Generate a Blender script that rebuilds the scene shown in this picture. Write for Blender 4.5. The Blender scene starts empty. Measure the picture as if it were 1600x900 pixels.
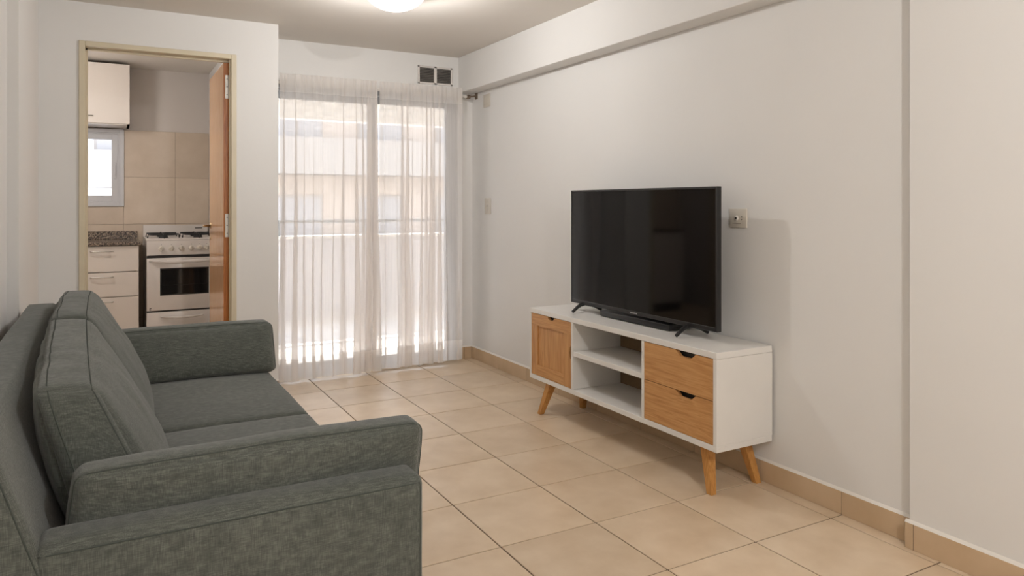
import bpy, bmesh, math, random
from mathutils import Vector, Matrix, noise
random.seed(7)
PI = math.pi
scn = bpy.context.scene
COL = scn.collection

# ---------------------------------------------------------------- camera
CAMH = 1.2474
cd = bpy.data.cameras.new('camera'); cam = bpy.data.objects.new('camera', cd); COL.objects.link(cam)
cd.sensor_width = 36.0; cd.sensor_fit = 'HORIZONTAL'
cd.lens = 1139.5 / 1600 * 36.0
cd.shift_y = -(450 - 318.3) / 1600
cam.location = (0, 0, CAMH); cam.rotation_euler = (PI / 2, 0, -0.5061)
cd.clip_start = 0.02; cd.clip_end = 200
scn.camera = cam

# ---------------------------------------------------------------- world, sun, exposure
w = bpy.data.worlds.new('sky'); scn.world = w; w.use_nodes = True
nt = w.node_tree; nt.nodes.clear()
wo = nt.nodes.new('ShaderNodeOutputWorld'); bg = nt.nodes.new('ShaderNodeBackground')
tc = nt.nodes.new('ShaderNodeTexCoord'); sx = nt.nodes.new('ShaderNodeSeparateXYZ'); rp = nt.nodes.new('ShaderNodeValToRGB')
rp.color_ramp.elements[0].position = 0.0; rp.color_ramp.elements[0].color = (0.92, 0.93, 0.95, 1)
rp.color_ramp.elements[1].position = 0.8; rp.color_ramp.elements[1].color = (0.62, 0.76, 1.0, 1)
nt.links.new(tc.outputs['Generated'], sx.inputs[0]); nt.links.new(sx.outputs['Z'], rp.inputs[0])
nt.links.new(rp.outputs[0], bg.inputs[0]); bg.inputs[1].default_value = 9.0
nt.links.new(bg.outputs[0], wo.inputs[0])

sd = bpy.data.lights.new('sun', 'SUN'); sun = bpy.data.objects.new('sun', sd); COL.objects.link(sun)
sd.energy = 16.0; sd.angle = math.radians(0.9); sd.color = (1.0, 0.93, 0.84)
sv = Vector((0.10, -1.0, -0.692))
sun.rotation_euler = sv.to_track_quat('-Z', 'Y').to_euler(); sun.location = (2, 14, 9)

scn.view_settings.view_transform = 'Standard'; scn.view_settings.look = 'None'
scn.view_settings.gamma = 1.0; scn.view_settings.use_curve_mapping = False
scn.view_settings.exposure = 0.15
LAMP_W = 23.0      # power of each ceiling lamp's bulb

# ---------------------------------------------------------------- dimensions
CEIL = 2.418; XR = 2.584; YB = 5.33; YF = 4.912; XL = -0.344; XL2 = -0.386; YLC = 3.865
T = 0.42; GX = 1.25; GY = 4.858; YREAR = -2.1; KY = 7.10; KXL = -1.6; KXR = 0.80

# ---------------------------------------------------------------- helpers
def tag(o, label=None, cat=None, group=None, kind=None):
    if label: o['label'] = label
    if cat: o['category'] = cat
    if group: o['group'] = group
    if kind: o['kind'] = kind
    return o

def link(name, me, mat=None, parent=None, smooth=False):
    o = bpy.data.objects.new(name, me); COL.objects.link(o)
    if mat is not None and not me.materials: me.materials.append(mat)
    if parent is not None: o.parent = parent
    if smooth:
        for p in me.polygons: p.use_smooth = True
    return o

def empty(name, loc=(0, 0, 0), rz=0):
    o = bpy.data.objects.new(name, None); COL.objects.link(o); o.location = loc; o.rotation_euler = (0, 0, rz)
    o.empty_display_size = 0.1
    return o

def pyd(name, v, f, mat=None, parent=None, smooth=False):
    me = bpy.data.meshes.new(name); me.from_pydata(v, [], f); me.update()
    return link(name, me, mat, parent, smooth)

class MB:
    """collects shapes and links them as ONE mesh object"""
    def __init__(s): s.bm = bmesh.new()
    def box(s, x0, x1, y0, y1, z0, z1, bev=0.0, M=None, seg=1):
        r = bmesh.ops.create_cube(s.bm, size=1.0)
        vs = r['verts']
        for v in vs:
            v.co = Vector(((x0 + x1) / 2 + v.co.x * (x1 - x0), (y0 + y1) / 2 + v.co.y * (y1 - y0), (z0 + z1) / 2 + v.co.z * (z1 - z0)))
        if bev > 0:
            es = list({e for v in vs for e in v.link_edges})
            rr = bmesh.ops.bevel(s.bm, geom=es, offset=bev, segments=seg, affect='EDGES', profile=0.5)
            vs = list({v for f in rr['faces'] for v in f.verts} | {v for v in vs if v.is_valid})
        if M is not None:
            for v in vs: v.co = M @ v.co
        return s
    def prism(s, pts, axis, a, b):
        """polygon (2D pts) extruded along axis from a to b"""
        def mk(p, t):
            if axis == 'x': return (t, p[0], p[1])
            if axis == 'y': return (p[0], t, p[1])
            return (p[0], p[1], t)
        A = [s.bm.verts.new(mk(p, a)) for p in pts]; B = [s.bm.verts.new(mk(p, b)) for p in pts]
        n = len(pts); s.bm.faces.new(A); s.bm.faces.new(B[::-1])
        for i in range(n): s.bm.faces.new((A[i], B[i], B[(i + 1) % n], A[(i + 1) % n]))
        return s
    def tube(s, pts, r, n=8, closed=False, cap=True):
        pts = [Vector(p) for p in pts]; rings = []; m = len(pts)
        up = Vector((0, 0, 1)); prev = None
        for i, p in enumerate(pts):
            if closed: t = pts[(i + 1) % m] - pts[i - 1]
            else: t = pts[min(i + 1, m - 1)] - pts[max(i - 1, 0)]
            t.normalize()
            if prev is None:
                a = t.cross(up)
                if a.length < 1e-3: a = t.cross(Vector((1, 0, 0)))
            else: a = prev - t * prev.dot(t)
            a.normalize(); prev = a; b = t.cross(a)
            rr = r[i] if isinstance(r, (list, tuple)) else r
            rings.append([s.bm.verts.new(p + (a * math.cos(2 * PI * k / n) + b * math.sin(2 * PI * k / n)) * rr) for k in range(n)])
        for i in range(m if closed else m - 1):
            A = rings[i]; B = rings[(i + 1) % m]
            for k in range(n): s.bm.faces.new((A[k], A[(k + 1) % n], B[(k + 1) % n], B[k]))
        if cap and not closed:
            s.bm.faces.new(rings[0][::-1]); s.bm.faces.new(rings[-1])
        return s
    def lathe(s, prof, n=32, M=None):
        """prof: list of (r, z)"""
        rings = []
        for r, z in prof:
            if r < 1e-6: rings.append([s.bm.verts.new((0, 0, z))])
            else: rings.append([s.bm.verts.new((r * math.cos(2 * PI * k / n), r * math.sin(2 * PI * k / n), z)) for k in range(n)])
        for A, B in zip(rings, rings[1:]):
            for k in range(n):
                k2 = (k + 1) % n
                if len(A) == 1 and len(B) > 1: s.bm.faces.new((A[0], B[k], B[k2]))
                elif len(B) == 1 and len(A) > 1: s.bm.faces.new((A[k2], A[k], B[0]))
                elif len(A) > 1: s.bm.faces.new((A[k], B[k], B[k2], A[k2]))
        if M is not None:
            for R in rings:
                for v in R: v.co = M @ v.co
        return s
    def build(s, name, mat=None, parent=None, smooth=False):
        bmesh.ops.recalc_face_normals(s.bm, faces=s.bm.faces[:])
        me = bpy.data.meshes.new(name); s.bm.to_mesh(me); s.bm.free()
        if smooth == 'auto':
            o = link(name, me, mat, parent)
            for p in me.polygons: p.use_smooth = True
            try: me.set_sharp_from_angle(angle=math.radians(35))
            except Exception: pass
            return o
        return link(name, me, mat, parent, smooth)

def BX(name, x0, x1, y0, y1, z0, z1, mat, parent=None, bev=0.0, seg=1):
    return MB().box(x0, x1, y0, y1, z0, z1, bev, None, seg).build(name, mat, parent, 'auto' if bev else False)

def loc(M=(0, 0, 0), rx=0, ry=0, rz=0):
    return Matrix.Translation(M) @ Matrix.Rotation(rz, 4, 'Z') @ Matrix.Rotation(ry, 4, 'Y') @ Matrix.Rotation(rx, 4, 'X')

# ---------------------------------------------------------------- materials
def nm(name):
    m = bpy.data.materials.new(name); m.use_nodes = True
    t = m.node_tree; b = t.nodes['Principled BSDF']
    return m, t, b

def srgb(r, g, b):
    f = lambda c: (c / 255 / 12.92) if c / 255 <= 0.04045 else ((c / 255 + 0.055) / 1.055) ** 2.4
    return (f(r), f(g), f(b), 1)

def mat(name, col, rough=0.5, metal=0.0, var=0.0, scale=4.0, bump=0.0, bscale=60.0, stretch=(1, 1, 1), spec=0.5, coat=0.0, emit=None, es=0.0, world=False, detail=4):
    m, t, b = nm(name)
    b.inputs['Base Color'].default_value = col
    b.inputs['Roughness'].default_value = rough; b.inputs['Metallic'].default_value = metal
    b.inputs['Specular IOR Level'].default_value = spec; b.inputs['Coat Weight'].default_value = coat
    if emit: b.inputs['Emission Color'].default_value = emit; b.inputs['Emission Strength'].default_value = es
    tcn = t.nodes.new('ShaderNodeTexCoord'); geo = t.nodes.new('ShaderNodeNewGeometry')
    mp = t.nodes.new('ShaderNodeMapping'); mp.inputs['Scale'].default_value = stretch
    t.links.new(geo.outputs['Position'] if world else tcn.outputs['Object'], mp.inputs[0])
    if var > 0:
        n = t.nodes.new('ShaderNodeTexNoise'); n.inputs['Scale'].default_value = scale; n.inputs['Detail'].default_value = detail
        t.links.new(mp.outputs[0], n.inputs['Vector'])
        r = t.nodes.new('ShaderNodeValToRGB')
        a = [max(0, c * (1 - var)) for c in col[:3]]; c2 = [min(1, c * (1 + var)) for c in col[:3]]
        r.color_ramp.elements[0].position = 0.3; r.color_ramp.elements[0].color = (*a, 1)
        r.color_ramp.elements[1].position = 0.7; r.color_ramp.elements[1].color = (*c2, 1)
        t.links.new(n.outputs['Fac'], r.inputs[0]); t.links.new(r.outputs[0], b.inputs['Base Color'])
    if bump > 0:
        n2 = t.nodes.new('ShaderNodeTexNoise'); n2.inputs['Scale'].default_value = bscale; n2.inputs['Detail'].default_value = 3
        t.links.new(mp.outputs[0], n2.inputs['Vector'])
        bp = t.nodes.new('ShaderNodeBump'); bp.inputs['Strength'].default_value = bump; bp.inputs['Distance'].default_value = 0.002
        t.links.new(n2.outputs['Fac'], bp.inputs['Height']); t.links.new(bp.outputs[0], b.inputs['Normal'])
    return m

M = {}
M['wall'] = mat('painted_wall', (0.80, 0.785, 0.762, 1), 0.75, var=0.015, scale=1.3, bump=0.12, bscale=45, spec=0.2, world=True)
M['ceil'] = mat('painted_ceiling', (0.78, 0.735, 0.68, 1), 0.85, var=0.01, scale=1.0, bump=0.08, bscale=40, spec=0.15, world=True)
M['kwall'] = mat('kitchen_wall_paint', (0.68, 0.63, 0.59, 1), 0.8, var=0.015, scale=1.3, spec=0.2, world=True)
M['grout'] = mat('floor_grout', srgb(104, 84, 66), 0.9, var=0.1, scale=30)
M['kgrout'] = mat('wall_grout', srgb(150, 130, 112), 0.9)
M['caulk'] = mat('white_caulk', (0.82, 0.78, 0.72, 1), 0.6)
M['metalframe'] = mat('beige_enamel', srgb(214, 202, 176), 0.35, var=0.03, scale=8)
M['white'] = mat('white_laminate', (0.80, 0.775, 0.735, 1), 0.4, var=0.02, scale=6, bump=0.03, bscale=150)
M['whitekit'] = mat('white_melamine', (0.78, 0.72, 0.66, 1), 0.35)
M['enamel'] = mat('white_enamel', (0.76, 0.71, 0.67, 1), 0.22, coat=0.3)
M['pvc'] = mat('grey_white_profile', (0.62, 0.62, 0.64, 1), 0.35)
M['alu'] = mat('grey_aluminium', (0.30, 0.315, 0.33, 1), 0.35, metal=0.4)
M['black'] = mat('black_plastic', (0.008, 0.008, 0.009, 1), 0.35)
M['bezel'] = mat('dark_bezel', (0.012, 0.012, 0.013, 1), 0.3)
M['gap'] = mat('dark_side', (0.02, 0.017, 0.015, 1), 0.6)
M['iron'] = mat('cast_iron', (0.012, 0.012, 0.013, 1), 0.5, bump=0.2, bscale=200)
M['steel'] = mat('brushed_steel', (0.62, 0.60, 0.56, 1), 0.3, metal=1.0)
M['hinge'] = mat('galvanised_hinge', (0.60, 0.58, 0.53, 1), 0.4, metal=0.7)
M['brass'] = mat('old_brass', (0.42, 0.30, 0.17, 1), 0.3, metal=1.0)
M['plate'] = mat('ivory_plastic', (0.66, 0.61, 0.53, 1), 0.35)
M['rod'] = mat('white_rod', (0.78, 0.74, 0.68, 1), 0.35)
M['bracket'] = mat('brown_bracket', (0.20, 0.145, 0.10, 1), 0.5)
M['hardboard'] = mat('brown_hardboard', (0.26, 0.165, 0.085, 1), 0.6, var=0.08, scale=40)
M['terrace'] = mat('terrace_tiles', (0.76, 0.73, 0.70, 1), 0.7, var=0.03, scale=3)
M['parapet'] = mat('parapet_plaster', (0.66, 0.64, 0.66, 1), 0.85, var=0.04, scale=3)
M['paintw'] = mat('white_masonry', (0.84, 0.80, 0.75, 1), 0.85, var=0.03, scale=2)
M['facade'] = mat('facade_render', (0.27, 0.215, 0.175, 1), 0.85, var=0.06, scale=0.7)
M['facade2'] = mat('facade_band', (0.185, 0.16, 0.14, 1), 0.85)
M['fwin'] = mat('far_window_glass', (0.17, 0.155, 0.15, 1), 0.5)
M['facade3'] = mat('pale_facade', (0.5, 0.5, 0.52, 1), 0.85, var=0.05, scale=0.6)
M['street'] = mat('street_asphalt', (0.25, 0.25, 0.25, 1), 0.9, var=0.1, scale=1)
M['leaf'] = mat('foliage', (0.12, 0.2, 0.06, 1), 0.7, var=0.3, scale=5)
M['slat'] = mat('vent_slat', (0.22, 0.20, 0.18, 1), 0.6)
M['logo'] = mat('logo_silver', (0.5, 0.5, 0.5, 1), 0.4, metal=0.5)

def tile_mat(name, lo, hi, rough):
    m, t, b = nm(name)
    geo = t.nodes.new('ShaderNodeNewGeometry'); oi = t.nodes.new('ShaderNodeObjectInfo')
    off = t.nodes.new('ShaderNodeVectorMath'); off.operation = 'MULTIPLY_ADD'
    t.links.new(oi.outputs['Random'], off.inputs[0]); off.inputs[1].default_value = (7, 13, 5)
    t.links.new(geo.outputs['Position'], off.inputs[2])
    n = t.nodes.new('ShaderNodeTexNoise'); n.inputs['Scale'].default_value = 5.0; n.inputs['Detail'].default_value = 4; n.inputs['Roughness'].default_value = 0.55
    n.inputs['Distortion'].default_value = 0.0
    t.links.new(off.outputs[0], n.inputs['Vector'])
    r = t.nodes.new('ShaderNodeValToRGB'); r.color_ramp.elements[0].position = 0.25; r.color_ramp.elements[0].color = lo
    r.color_ramp.elements[1].position = 0.75; r.color_ramp.elements[1].color = hi
    t.links.new(n.outputs['Fac'], r.inputs[0])
    hs = t.nodes.new('ShaderNodeHueSaturation'); mr = t.nodes.new('ShaderNodeMapRange')
    mr.inputs['To Min'].default_value = 0.95; mr.inputs['To Max'].default_value = 1.05
    t.links.new(oi.outputs['Random'], mr.inputs[0]); t.links.new(mr.outputs[0], hs.inputs['Value'])
    t.links.new(r.outputs[0], hs.inputs['Color']); t.links.new(hs.outputs[0], b.inputs['Base Color'])
    n3 = t.nodes.new('ShaderNodeTexNoise'); n3.inputs['Scale'].default_value = 14.0; n3.inputs['Detail'].default_value = 3
    t.links.new(off.outputs[0], n3.inputs['Vector'])
    m3 = t.nodes.new('ShaderNodeMapRange'); m3.inputs['To Min'].default_value = rough; m3.inputs['To Max'].default_value = rough + 0.09
    t.links.new(n3.outputs['Fac'], m3.inputs[0]); t.links.new(m3.outputs[0], b.inputs['Roughness'])
    bp = t.nodes.new('ShaderNodeBump'); bp.inputs['Strength'].default_value = 0.0; bp.inputs['Distance'].default_value = 0.001
    t.links.new(n3.outputs['Fac'], bp.inputs['Height']); t.links.new(bp.outputs[0], b.inputs['Normal'])
    return m
M['tile'] = tile_mat('beige_ceramic', srgb(208, 183, 152), srgb(229, 208, 181), 0.285)
M['skirt'] = tile_mat('skirting_ceramic', srgb(196, 168, 134), srgb(212, 186, 154), 0.40)
M['ktile'] = tile_mat('kitchen_wall_ceramic', srgb(204, 187, 167), srgb(218, 202, 184), 0.35)

def fabric_mat():
    m, t, b = nm('green_grey_melange_fabric')
    tcn = t.nodes.new('ShaderNodeTexCoord')
    vals = []
    for st in ((45, 45, 480), (480, 480, 45), (30, 700, 60)):
        mp = t.nodes.new('ShaderNodeMapping'); mp.inputs['Scale'].default_value = st
        t.links.new(tcn.outputs['Object'], mp.inputs[0])
        n = t.nodes.new('ShaderNodeTexNoise'); n.inputs['Scale'].default_value = 1.0; n.inputs['Detail'].default_value = 2
        t.links.new(mp.outputs[0], n.inputs['Vector']); vals.append(n.outputs['Fac'])
    a = t.nodes.new('ShaderNodeMath'); a.operation = 'ADD'; t.links.new(vals[0], a.inputs[0]); t.links.new(vals[1], a.inputs[1])
    c = t.nodes.new('ShaderNodeMath'); c.operation = 'ADD'; t.links.new(a.outputs[0], c.inputs[0]); t.links.new(vals[2], c.inputs[1])
    big = t.nodes.new('ShaderNodeTexNoise'); big.inputs['Scale'].default_value = 3.0; t.links.new(tcn.outputs['Object'], big.inputs['Vector'])
    mm = t.nodes.new('ShaderNodeMath'); mm.operation = 'MULTIPLY_ADD'; t.links.new(big.outputs['Fac'], mm.inputs[0]); mm.inputs[1].default_value = 0.35; t.links.new(c.outputs[0], mm.inputs[2])
    r = t.nodes.new('ShaderNodeValToRGB')
    mr = t.nodes.new('ShaderNodeMapRange'); mr.inputs['From Min'].default_value = 1.3; mr.inputs['From Max'].default_value = 2.05
    t.links.new(mm.outputs[0], mr.inputs[0]); t.links.new(mr.outputs[0], r.inputs[0])
    e = r.color_ramp.elements; e[0].position = 0.0; e[0].color = (0.070, 0.077, 0.067, 1); e[1].position = 1.0; e[1].color = (0.160, 0.168, 0.147, 1)
    k = r.color_ramp.elements.new(0.5); k.color = (0.101, 0.109, 0.095, 1)
    t.links.new(r.outputs[0], b.inputs['Base Color'])
    b.inputs['Roughness'].default_value = 0.9; b.inputs['Specular IOR Level'].default_value = 0.15
    b.inputs['Sheen Weight'].default_value = 0.25; b.inputs['Sheen Roughness'].default_value = 0.5
    bp = t.nodes.new('ShaderNodeBump'); bp.inputs['Strength'].default_value = 0.5; bp.inputs['Distance'].default_value = 0.0015
    t.links.new(c.outputs[0], bp.inputs['Height']); t.links.new(bp.outputs[0], b.inputs['Normal'])
    return m
M['fabric'] = fabric_mat()
M['seam'] = mat('fabric_seam_thread', (0.075, 0.085, 0.075, 1), 0.95, spec=0.1)

def wood_mat(name, along, base, dark, light, rough=0.42):
    """along: index of the axis the grain runs along"""
    m, t, b = nm(name)
    tcn = t.nodes.new('ShaderNodeTexCoord')
    s = [9.0, 9.0, 9.0]; s[along] = 0.9
    mp = t.nodes.new('ShaderNodeMapping'); mp.inputs['Scale'].default_value = s
    t.links.new(tcn.outputs['Object'], mp.inputs[0])
    n = t.nodes.new('ShaderNodeTexNoise'); n.inputs['Scale'].default_value = 1.6; n.inputs['Detail'].default_value = 3; n.inputs['Distortion'].default_value = 1.2
    t.links.new(mp.outputs[0], n.inputs['Vector'])
    mu = t.nodes.new('ShaderNodeMath'); mu.operation = 'MULTIPLY'; mu.inputs[1].default_value = 13.0; t.links.new(n.outputs['Fac'], mu.inputs[0])
    fr = t.nodes.new('ShaderNodeMath'); fr.operation = 'PINGPONG'; fr.inputs[1].default_value = 1.0; t.links.new(mu.outputs[0], fr.inputs[0])
    s2 = [160.0] * 3; s2[along] = 6
    mp2 = t.nodes.new('ShaderNodeMapping'); mp2.inputs['Scale'].default_value = s2; t.links.new(tcn.outputs['Object'], mp2.inputs[0])
    n2 = t.nodes.new('ShaderNodeTexNoise'); n2.inputs['Scale'].default_value = 1.0; n2.inputs['Detail'].default_value = 3; t.links.new(mp2.outputs[0], n2.inputs['Vector'])
    ad = t.nodes.new('ShaderNodeMath'); ad.operation = 'MULTIPLY_ADD'; t.links.new(fr.outputs[0], ad.inputs[0]); ad.inputs[1].default_value = 0.28; t.links.new(n2.outputs['Fac'], ad.inputs[2])
    r = t.nodes.new('ShaderNodeValToRGB'); e = r.color_ramp.elements
    e[0].position = 0.3; e[0].color = light; e[1].position = 1.05; e[1].color = dark; k = e.new(0.6); k.color = base
    t.links.new(ad.outputs[0], r.inputs[0]); t.links.new(r.outputs[0], b.inputs['Base Color'])
    b.inputs['Roughness'].default_value = rough
    bp = t.nodes.new('ShaderNodeBump'); bp.inputs['Strength'].default_value = 0.12; bp.inputs['Distance'].default_value = 0.001
    t.links.new(n2.outputs['Fac'], bp.inputs['Height']); t.links.new(bp.outputs[0], b.inputs['Normal'])
    return m
WB = (srgb(200, 148, 92), srgb(176, 120, 66), srgb(210, 160, 106))
M['woodY'] = wood_mat('oak_horizontal_grain', 1, *WB)
M['woodZ'] = wood_mat('oak_vertical_grain', 2, *WB)
M['leg'] = wood_mat('beech_leg', 2, srgb(196, 140, 74), srgb(170, 112, 52), srgb(208, 154, 90))
M['doorwood'] = wood_mat('varnished_door_wood', 2, srgb(222, 176, 134), srgb(208, 158, 116), srgb(230, 188, 148), 0.16)
M['dooredge'] = wood_mat('varnished_door_edge', 2, srgb(196, 120, 52), srgb(172, 98, 38), srgb(206, 134, 64), 0.35)

def granite():
    m, t, b = nm('speckled_granite')
    tcn = t.nodes.new('ShaderNodeTexCoord'); v = t.nodes.new('ShaderNodeTexVoronoi'); v.inputs['Scale'].default_value = 130
    t.links.new(tcn.outputs['Object'], v.inputs['Vector'])
    r = t.nodes.new('ShaderNodeValToRGB'); r.color_ramp.interpolation = 'CONSTANT'; e = r.color_ramp.elements
    e[0].position = 0; e[0].color = (0.05, 0.04, 0.035, 1); e[1].position = 0.35; e[1].color = (0.22, 0.165, 0.125, 1)
    k = e.new(0.6); k.color = (0.36, 0.29, 0.23, 1); k = e.new(0.85); k.color = (0.12, 0.10, 0.09, 1)
    sp = t.nodes.new('ShaderNodeSeparateColor'); t.links.new(v.outputs['Color'], sp.inputs[0]); t.links.new(sp.outputs[0], r.inputs[0])
    t.links.new(r.outputs[0], b.inputs['Base Color']); b.inputs['Roughness'].default_value = 0.15
    return m
M['granite'] = granite()

def sheer(name, dens, col):
    m, t, b = nm(name); t.nodes.remove(b); out = t.nodes['Material Output']
    tr = t.nodes.new('ShaderNodeBsdfTransparent'); df = t.nodes.new('ShaderNodeBsdfDiffuse'); tl = t.nodes.new('ShaderNodeBsdfTranslucent')
    df.inputs[0].default_value = col; tl.inputs[0].default_value = col
    a = t.nodes.new('ShaderNodeMixShader'); a.inputs[0].default_value = 0.5
    t.links.new(df.outputs[0], a.inputs[1]); t.links.new(tl.outputs[0], a.inputs[2])
    # fine weave streaks vary the thread density
    tcn = t.nodes.new('ShaderNodeTexCoord'); mp = t.nodes.new('ShaderNodeMapping'); mp.inputs['Scale'].default_value = (200, 200, 2)
    t.links.new(tcn.outputs['Object'], mp.inputs[0]); n = t.nodes.new('ShaderNodeTexNoise'); n.inputs['Scale'].default_value = 1; n.inputs['Detail'].default_value = 2
    t.links.new(mp.outputs[0], n.inputs['Vector'])
    mr = t.nodes.new('ShaderNodeMapRange'); mr.inputs['To Min'].default_value = dens - 0.07; mr.inputs['To Max'].default_value = dens + 0.07
    t.links.new(n.outputs['Fac'], mr.inputs[0])
    b2 = t.nodes.new('ShaderNodeMixShader'); t.links.new(mr.outputs[0], b2.inputs[0]); t.links.new(tr.outputs[0], b2.inputs[1]); t.links.new(a.outputs[0], b2.inputs[2])
    t.links.new(b2.outputs[0], out.inputs[0])
    return m
M['sheer'] = sheer('sheer_voile', 0.60, (0.94, 0.89, 0.85, 1))
M['hem'] = sheer('sheer_voile_double', 0.78, (0.93, 0.885, 0.845, 1))

def glass(name, tint, refl=1.0):
    m, t, b = nm(name); t.nodes.remove(b); out = t.nodes['Material Output']
    tr = t.nodes.new('ShaderNodeBsdfTransparent'); tr.inputs[0].default_value = tint
    gl = t.nodes.new('ShaderNodeBsdfGlossy'); gl.inputs['Roughness'].default_value = 0.02
    fr = t.nodes.new('ShaderNodeFresnel'); fr.inputs[0].default_value = 1.45
    mx = t.nodes.new('ShaderNodeMixShader'); t.links.new(fr.outputs[0], mx.inputs[0]); t.links.new(tr.outputs[0], mx.inputs[1]); t.links.new(gl.outputs[0], mx.inputs[2])
    t.links.new(mx.outputs[0], out.inputs[0]); return m
M['glass'] = glass('window_glass', (0.96, 0.97, 0.97, 1))
M['ovenglass'] = mat('dark_oven_glass', (0.012, 0.011, 0.011, 1), 0.06)
M['screen'] = mat('tv_screen', (0.002, 0.002, 0.0022, 1), 0.06, spec=0.3)
M['lamp'] = mat('lit_opal_glass', (0.9, 0.9, 0.9, 1), 0.3, emit=(1.0, 0.985, 0.97, 1), es=3.5)

# ---------------------------------------------------------------- structure
def struct(o): o['kind'] = 'structure'; return o
W = M['wall']
fl = struct(MB().box(XL2 - 0.1, XR, YREAR, YF + 0.14, -0.12, -0.003).box(0.976, XR, YF + 0.14, YB + 0.1, -0.12, -0.003)
            .box(KXL, KXR, YF + 0.14, KY, -0.12, -0.003).build('floor', M['grout']))
# floor tiles
g = 0.0028
tile_mesh = {}
def add_tile(parent, x0, x1, y0, y1, z0, z1, m, bev=0.0012):
    k = (round(x1 - x0, 4), round(y1 - y0, 4), round(z1 - z0, 4), m.name)
    if k not in tile_mesh:
        b = MB().box(-(x1 - x0) / 2, (x1 - x0) / 2, -(y1 - y0) / 2, (y1 - y0) / 2, -(z1 - z0) / 2, (z1 - z0) / 2, bev)
        me = bpy.data.meshes.new('tile'); bmesh.ops.recalc_face_normals(b.bm, faces=b.bm.faces[:]); b.bm.to_mesh(me); b.bm.free(); me.materials.append(m)
        tile_mesh[k] = me
    o = bpy.data.objects.new('tile', tile_mesh[k]); COL.objects.link(o); o.location = ((x0 + x1) / 2, (y0 + y1) / 2, (z0 + z1) / 2); o.parent = parent
    return o
i0 = math.floor((XL2 - GX) / T); i1 = math.ceil((XR - GX) / T)
j1 = math.ceil((YB - GY) / T); j0 = math.floor((YREAR - GY) / T)
for i in range(i0, i1 + 1):
    for j in range(j0, j1 + 1):
        x0 = max(GX + T * i, XL2) + g; x1 = min(GX + T * (i + 1), XR - 0.001) - g
        y0 = max(GY + T * j, YREAR) + g; y1 = min(GY + T * (j + 1), YB) - g
        if x0 < 0.976 < x1 and y1 > YF + 0.02:      # tile cut round the corner of the kitchen block
            if y0 > YF - 0.02: x0 = 0.976 + g
            else:
                add_tile(fl, 0.976 + g, x1, YF, y1, -0.01, 0.0, M['tile']); y1 = YF - 0.0003
        elif x0 < 0.95: y1 = min(y1, YF - 0.001)
        if x1 - x0 < 0.03 or y1 - y0 < 0.03: continue
        add_tile(fl, x0, x1, y0, y1, -0.01, 0.0, M['tile'])
# kitchen floor tiles
for i in range(-7, 0):
    for j in range(0, 5):
        x1 = KXR + T * (i + 1) - g; x0 = max(x1 - T + 2 * g, KXL + g); y0 = YF + T * j + (0.0 if j else 0.0) + g; y1 = min(YF + T * (j + 1), KY) - g
        if x1 - x0 < 0.05: continue
        if j == 0:
            if x1 < -0.11 or x0 > 0.68: y0 = YF + 0.142
            else: x0 = max(x0, -0.11); x1 = min(x1, 0.68)
            if x1 - x0 < 0.05: continue
        add_tile(fl, x0, x1, y0, y1, -0.01, 0.0, M['tile'])

struct(MB().box(XL2 - 0.15, XR + 0.12, YREAR - 0.1, YB + 0.12, CEIL, CEIL + 0.1).box(KXL - 0.1, XL2 - 0.15, YF, KY + 0.1, CEIL, CEIL + 0.1).box(XL2 - 0.15, 0.976, YB + 0.12, KY + 0.1, CEIL, CEIL + 0.1).build('ceiling', M['ceil']))
struct(BX('wall_right', XR, XR + 0.12, YREAR - 0.1, YB + 0.12, -0.12, CEIL, W))
struct(MB().box(XL - 0.18, XL, YLC, YF, -0.12, CEIL).box(XL2 - 0.15, XL2, YREAR - 0.1, YLC, -0.12, CEIL).build('wall_left', W))
struct(BX('wall_rear', XL2, XR, YREAR - 0.1, YREAR, -0.12, CEIL, W))
DX0, DX1, DZ = -0.115, 0.684, 2.164
struct(MB().box(KXL - 0.1, DX0 - 0.03, YF, YF + 0.14, -0.12, CEIL).box(DX1 + 0.03, 0.976, YF, YF + 0.14, -0.12, CEIL)
       .box(DX0 - 0.03, DX1 + 0.03, YF, YF + 0.14, DZ + 0.03, CEIL).build('wall_front', W))
struct(BX('wall_partition', KXR, 0.976, YF + 0.14, KY + 0.1, -0.12, CEIL, W))
# glazed wall: lintel over the sliding door, narrow pier on the right
WX0, WX1, WZ = 0.976, 2.452, 2.112
struct(MB().box(WX0, XR, YB, YB + 0.12, WZ, CEIL).box(WX1, XR, YB, YB + 0.12, -0.12, WZ).build('wall_back', W))
# beam running under the ceiling along the right wall
beam = struct(BX('trim_1', 2.461, XR, 1.615, YB, 2.134, CEIL, W, bev=0.003))
# pilaster in the near right wall
struct(BX('trim_2', 2.543, XR, -0.6, 1.615, 0, CEIL, W, bev=0.002))

# door casing (metal, beige)
dc = empty('trim_3', (0, YF, 0)); struct(dc)
def casing(name, x0, x1, z0, z1):
    return BX(name, x0, x1, -0.012, 0.152, z0, z1, M['metalframe'], dc, 0.003)
casing('jamb', DX0 - 0.032, DX0, 0, DZ + 0.03); casing('jamb', DX1, DX1 + 0.032, 0, DZ + 0.03); casing('head', DX0, DX1, DZ, DZ + 0.03)
BX('door_stop', DX0, DX0 + 0.012, 0.06, 0.085, 0, DZ, M['metalframe'], dc); BX('door_stop', DX1 - 0.008, DX1, 0.02, 0.04, 0, DZ, M['metalframe'], dc)
BX('door_stop', DX0, DX1, 0.06, 0.085, DZ - 0.012, DZ, M['metalframe'], dc)

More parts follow.
